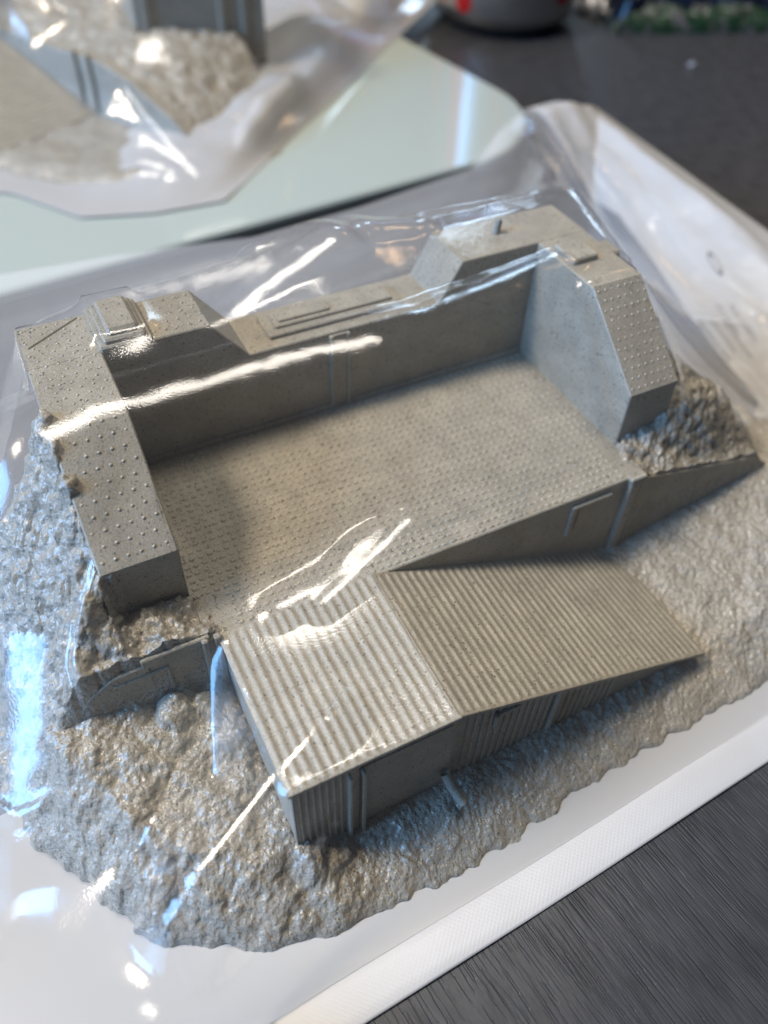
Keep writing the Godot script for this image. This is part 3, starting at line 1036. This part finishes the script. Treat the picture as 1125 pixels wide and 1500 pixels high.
		var ey := Vector2(0.975, 0.22)
		for q in tv:
			var w := org + ex * (q.x * 0.9) + ey * q.y
			mb.v.append(lay(rear, front, f2, w, 0.5)); mb.n.append(Vector3.UP); mb.uv.append(Vector2.ZERO)
		mb.ix = arr[Mesh.ARRAY_INDEX]
		part("printed_line", mb, pale_ink, o)


func back_point(rear: Array, front: Array, s: float, t: float, f2: FastNoiseLite) -> Vector3:
	var e := along(rear, s).lerp(along(front, s), t)
	var rise := maxf(smoothstep(0.3, 0.0, t), smoothstep(0.84, 1.0, s))
	var y := lerpf(-29.75, e.y - 0.25, rise)
	var inner := minf(1.0, minf(minf(s, 1.0 - s), minf(t, 1.0 - t)) * 30.0)
	for f in [[199.0, 2.2, 6.0], [187.0, 2.8, 7.0], [176.0, 1.6, 5.0]]:
		var d: float = (e.x - f[0] + 0.10 * (e.z + 60.0) + 2.0 * sin(e.z * 0.04)) / f[2]
		y += inner * f[1] * exp(-d * d) * smoothstep(60.0, -20.0, e.z)
	y += inner * smoothstep(120.0, 165.0, e.x) * 1.2 * (1.0 + f2.get_noise_2d(e.x, e.z))
	return Vector3(e.x, y, e.z)


func lay(rear: Array, front: Array, f2: FastNoiseLite, w: Vector2, up: float) -> Vector3:      # the point of the back sheet under (x, z)
	var s := 0.9
	var t := 0.5
	for k in 14:
		var e := along(rear, s).lerp(along(front, s), t)
		t = clampf(t + (w.y - e.z) / 200.0, 0.0, 1.0)
		s = clampf(s + (w.x - e.x) / 320.0, 0.0, 1.0)
	var q := back_point(rear, front, s, t, f2)
	return Vector3(w.x, q.y + up, w.y)


# ---------------------------------------------------------------- the second casting in its bag, on the board
func build_second() -> void:
	var at := Vector3(42.4, -18, -219.8)
	var turn := -deg_to_rad(61.9)
	var o := thing("bunker_model", "second resin casting with post and rubble bank, on the glass board", "scale model", at, turn)
	var nb := FastNoiseLite.new()
	nb.seed = 51; nb.frequency = 0.09; nb.fractal_octaves = 4
	# local x runs along its wall towards us, local z to its front
	var nx := 130
	var nz := 130
	var p := PackedVector3Array()
	var ok := PackedByteArray()
	for j in nz:
		for i in nx:
			var x := -100.0 + i * 1.4
			var z := -110.0 + j * 1.4
			var d := 1.0 - pow(Vector2((x + 8.0) / 80.0, (z + 10.0) / 60.0).length(), 2.6) + 0.05 * nb.get_noise_2d(x, z)
			var g := -0.4 + 0.9 * nb.get_noise_2d(x, z)
			if z < -0.5:
				var top := curve([[-80, 16], [0, 18], [20, 15], [40, 6], [54, -1]], x)
				g = top + 3.5 * smoothstep(0.0, -22.0, z) * smoothstep(60.0, 20.0, x) + 1.8 * nb.get_noise_2d(x, z) + 1.5 * nb.get_noise_2d(x * 2.6, z * 2.6)
			ok.append(1 if d > 0 else 0)
			p.append(Vector3(x, lerpf(-3.6, g, pow(clampf(d * 4.0, 0.0, 1.0), 0.6)), z))
	var m := MB.new()
	m.grid(p, nx, nz, func(i: int, j: int) -> bool: return ok[j * nx + i] + ok[j * nx + i + 1] + ok[(j + 1) * nx + i] + ok[(j + 1) * nx + i + 1] > 0)
	part("rubble_ground", m, resin_ground, o)
	m = MB.new()
	m.prism(PackedVector2Array([Vector2(-78, -3), Vector2(56, -3), Vector2(40, 7.5), Vector2(22, 15.5), Vector2(5, 19.5), Vector2(-78, 19.5)]), -4.0, 0.0, "z", 0.3)
	part("base_wall", m, resin, o)
	for x in [-1.4, -9.0]:
		m = MB.new()
		m.box(Vector3(x, -2, -0.5), Vector3(x + 2.2, 21, 1.6), 0.4)
		part("door_post", m, resin, o)
	var slope := func(x: float, z: float) -> float: return lerpf(19.0, -0.5, clampf((x + 62.0) / 62.0, 0.0, 1.0))
	corrugated(o, "corrugated_roof", -72.0, -1.0, slope, 0.2, 46.0, 30, resin)
	# the raised block behind the rubble, its dark front to us
	var t := Transform3D(Basis(Vector3.UP, deg_to_rad(56)), Vector3(-3.8, 0, -28.4))
	m = MB.new()
	m.box(Vector3(0, 5, -40), Vector3(52, 62, 0), 0.4, t)
	part("block_wall", m, resin, o)
	for x in [3.0, 33.0, 42.0]:
		m = MB.new()
		m.box(Vector3(x, 10, -0.4), Vector3(x + 2.4, 60, 1.4), 0.3, t)
		part("pilaster", m, resin, o)
	# its bag
	var b := thing("plastic_bag", "far clear plastic bag with white crumpled rim, lying on the glass board", "plastic bag")
	var rear := [Vector3(-95, -10, -370), Vector3(60, -6, -400), Vector3(262, -16, -326)]
	var front := [Vector3(-95, -20, -215), Vector3(-30, -20.5, -192), Vector3(0, -20.5, -172), Vector3(17, -20.5, -146), Vector3(40, -20.5, -139), Vector3(64, -20, -138)]
	var inv := o.transform.affine_inverse()
	var obst := func(x: float, z: float) -> float:
		var q: Vector3 = (inv * (Vector3(x, 0, z) * U)) / U
		var h := -21.0
		var i := int((q.x + 100.0) / 1.4); var j := int((q.z + 110.0) / 1.4)
		if i >= 0 and j >= 0 and i < nx and j < nz and ok[j * nx + i]: h = p[j * nx + i].y - 18.0
		if q.x > -78 and q.x < 6 and q.z > -4.2 and q.z < 0.4: h = maxf(h, 3.5)
		if q.x > -72 and q.x < 0 and q.z >= 0 and q.z < 46.5: h = maxf(h, lerpf(19.5, 0.0, clampf((q.x + 62.0) / 62.0, 0.0, 1.0)) - 17.6)
		var c := t.affine_inverse() * q
		if c.x > -1 and c.x < 53 and c.z > -41 and c.z < 1.6: h = maxf(h, 44.5)
		return h
	var sharp := [
		[0.14, Vector2(0.015, -0.676), [Vector3(30, 22, -241), Vector3(36.4, 16.6, -231.5), Vector3(46.8, 8.5, -220.3), Vector3(57.2, 0.4, -208.2), Vector3(69.5, -8.5, -193.6), Vector3(80.7, -16.7, -178.6)]],
		[0.14, Vector2(0.038, -0.589), [Vector3(46.3, 2.6, -184.3), Vector3(50.3, -4.3, -173.2), Vector3(54.6, -10.4, -162.8), Vector3(60, -16.5, -151.9)]],
	]
	var folds := [[[Vector2(37.2, -161), Vector2(43.4, -158.7), Vector2(49.3, -155.6), Vector2(54.8, -151)], 1.0, 2.4]]
	var fx := 181
	var fz := 161
	var f := film(fx, fz, rear, front, obst, [], 0.02, folds, 0.5, sharp)
	m = MB.new()
	m.grid(f, fx, fz)
	part("front_film", m, film_mat, b)
	var soft := FastNoiseLite.new()
	soft.seed = 5; soft.frequency = 0.018; soft.fractal_octaves = 2
	var w := PackedVector3Array()
	for j in 70:
		for i in 70:
			var s := i / 69.0; var v := j / 69.0
			var e := along(rear, s).lerp(along(front, s), v)
			var puff := smoothstep(0.62, 0.9, s) * smoothstep(1.0, 0.94, s) * (1.0 - v * 0.5) * smoothstep(1.0, 0.8, v)
			var y := -21.7 + puff * 17.0 * (1.0 + 0.5 * soft.get_noise_2d(e.x, e.z)) + 0.5 * smoothstep(0.93, 1.0, v)
			w.append(Vector3(e.x, y, e.z))
	m = MB.new()
	m.grid(w, 70, 70)
	part("white_back", m, white_plastic, b)


# ---------------------------------------------------------------- the can and other things at the far side
func build_can() -> void:
	var o := thing("drink_can", "silver drink can with red lettering standing behind the glass board", "drink can", Vector3(278.8, TABLE, -294.5))
	var metal := StandardMaterial3D.new()
	metal.albedo_color = lin(0.4, 0.39, 0.375)
	metal.metallic = 0.95
	metal.roughness = 0.34
	var m := MB.new()
	m.lathe(PackedVector2Array([Vector2(0.1, 4), Vector2(22, 2), Vector2(27, 0.3), Vector2(29, 0.0), Vector2(30.5, 0.8), Vector2(33.5, 3.2), Vector2(36.8, 6.0), Vector2(38.1, 8.4), Vector2(38.4, 11), Vector2(38.4, 122), Vector2(37.6, 126), Vector2(32.5, 136), Vector2(31.5, 138.5), Vector2(31.9, 140.0), Vector2(31.0, 140.6), Vector2(29.9, 139.5), Vector2(29.5, 136.5), Vector2(0.1, 136.2)]), 96)
	part("can_body", m, metal, o)
	var red := StandardMaterial3D.new()
	red.albedo_color = lin(0.42, 0.012, 0.012)
	red.roughness = 0.3
	red.metallic = 0.3
	# feet of the tall red script letters, printed on the side
	for q in [[2.62, 2.86, 13.0, 90.0], [2.0, 2.16, 34.0, 80.0], [1.12, 1.4, 17.0, 70.0], [3.08, 3.24, 15.0, 60.0]]:
		var s := MB.new()
		var pts := PackedVector3Array()
		for j in 9:
			for i in 9:
				var a := lerpf(q[0], q[1], i / 8.0)
				var k := j / 8.0
				var y := lerpf(q[3], q[2], k) - (2.5 * sin(PI * i / 8.0) * (1.0 if j == 8 else 0.0))
				pts.append(Vector3(cos(a) * 38.55, y, sin(a) * 38.55))
		s.grid(pts, 9, 9)
		part("red_letter", s, red, o)


func crumpled(at: Vector3, size: Vector2, tall: float, seed_: int, freq: float) -> MB:
	var f := FastNoiseLite.new()
	f.seed = seed_; f.frequency = freq; f.fractal_octaves = 3; f.fractal_type = FastNoiseLite.FRACTAL_RIDGED
	var p := PackedVector3Array()
	var n := 44
	for side in [1.0, -1.0]:
		for j in n:
			for i in n:
				var u := i / float(n - 1); var v := j / float(n - 1)
				var d := minf(1.0, 4.0 * minf(minf(u, 1.0 - u), minf(v, 1.0 - v)))
				var k := 0.5 + 0.5 * f.get_noise_2d(u * size.x, v * size.y)
				var e := 0.06 * f.get_noise_2d(u * 40.0 + 9.0, v * 40.0)
				p.append(Vector3((u - 0.5 + e) * size.x, (tall * sqrt(d) * (0.35 + k * 0.9) if side > 0 else 0.0) + 0.2, (v - 0.5 + e) * size.y) + at)
	var m := MB.new()
	m.grid(p.slice(0, n * n), n, n)
	m.grid(p.slice(n * n), n, n)
	return m


func build_clutter() -> void:
	var foil := StandardMaterial3D.new()
	foil.albedo_color = lin(0.8, 0.8, 0.8)
	foil.metallic = 1.0
	foil.roughness = 0.2
	var o := thing("foil_lid", "small shiny silver foil lid lying beside the drink can", "foil lid", Vector3(337, TABLE, -282))
	part("crumpled_foil", crumpled(Vector3.ZERO, Vector2(26, 16), 7.0, 3, 0.12), foil, o)
	o = thing("snack_pouch", "crumpled dark foil pouch with green band at the far table corner", "pouch", Vector3(385, TABLE, -262), deg_to_rad(-20))
	var dark := StandardMaterial3D.new()
	dark.albedo_texture = noise_tex(0.02, 61, [[0.0, lin(0.004, 0.006, 0.014)], [0.55, lin(0.012, 0.016, 0.03)], [0.75, lin(0.05, 0.06, 0.09)], [1.0, lin(0.2, 0.21, 0.25)]], 4, 256)
	dark.roughness = 0.25
	dark.uv1_triplanar = true
	dark.uv1_scale = Vector3.ONE / (90.0 * U)
	part("pouch_body", crumpled(Vector3(10, 0, -14), Vector2(130, 70), 34.0, 8, 0.035), dark, o)
	var band := StandardMaterial3D.new()
	band.albedo_texture = noise_tex(0.03, 63, [[0.0, lin(0.005, 0.02, 0.008)], [0.5, lin(0.009, 0.034, 0.013)], [0.68, lin(0.028, 0.036, 0.025)], [0.86, lin(0.12, 0.09, 0.095)], [1.0, lin(0.4, 0.33, 0.33)]], 3, 256)
	band.roughness = 0.35
	band.uv1_triplanar = true
	band.uv1_scale = Vector3.ONE / (70.0 * U)
	part("green_band", crumpled(Vector3(-6, 0, 22), Vector2(100, 22), 10.0, 12, 0.05), band, o)
	var crumb := StandardMaterial3D.new()
	crumb.albedo_color = lin(0.2, 0.2, 0.21)
	o = thing("crumb", "tiny pale crumb alone on the dark table at the far right", "crumb", Vector3(329, TABLE, -195.6))
	part("crumb_bit", crumpled(Vector3.ZERO, Vector2(4.5, 3.5), 1.8, 5, 0.4), crumb, o)
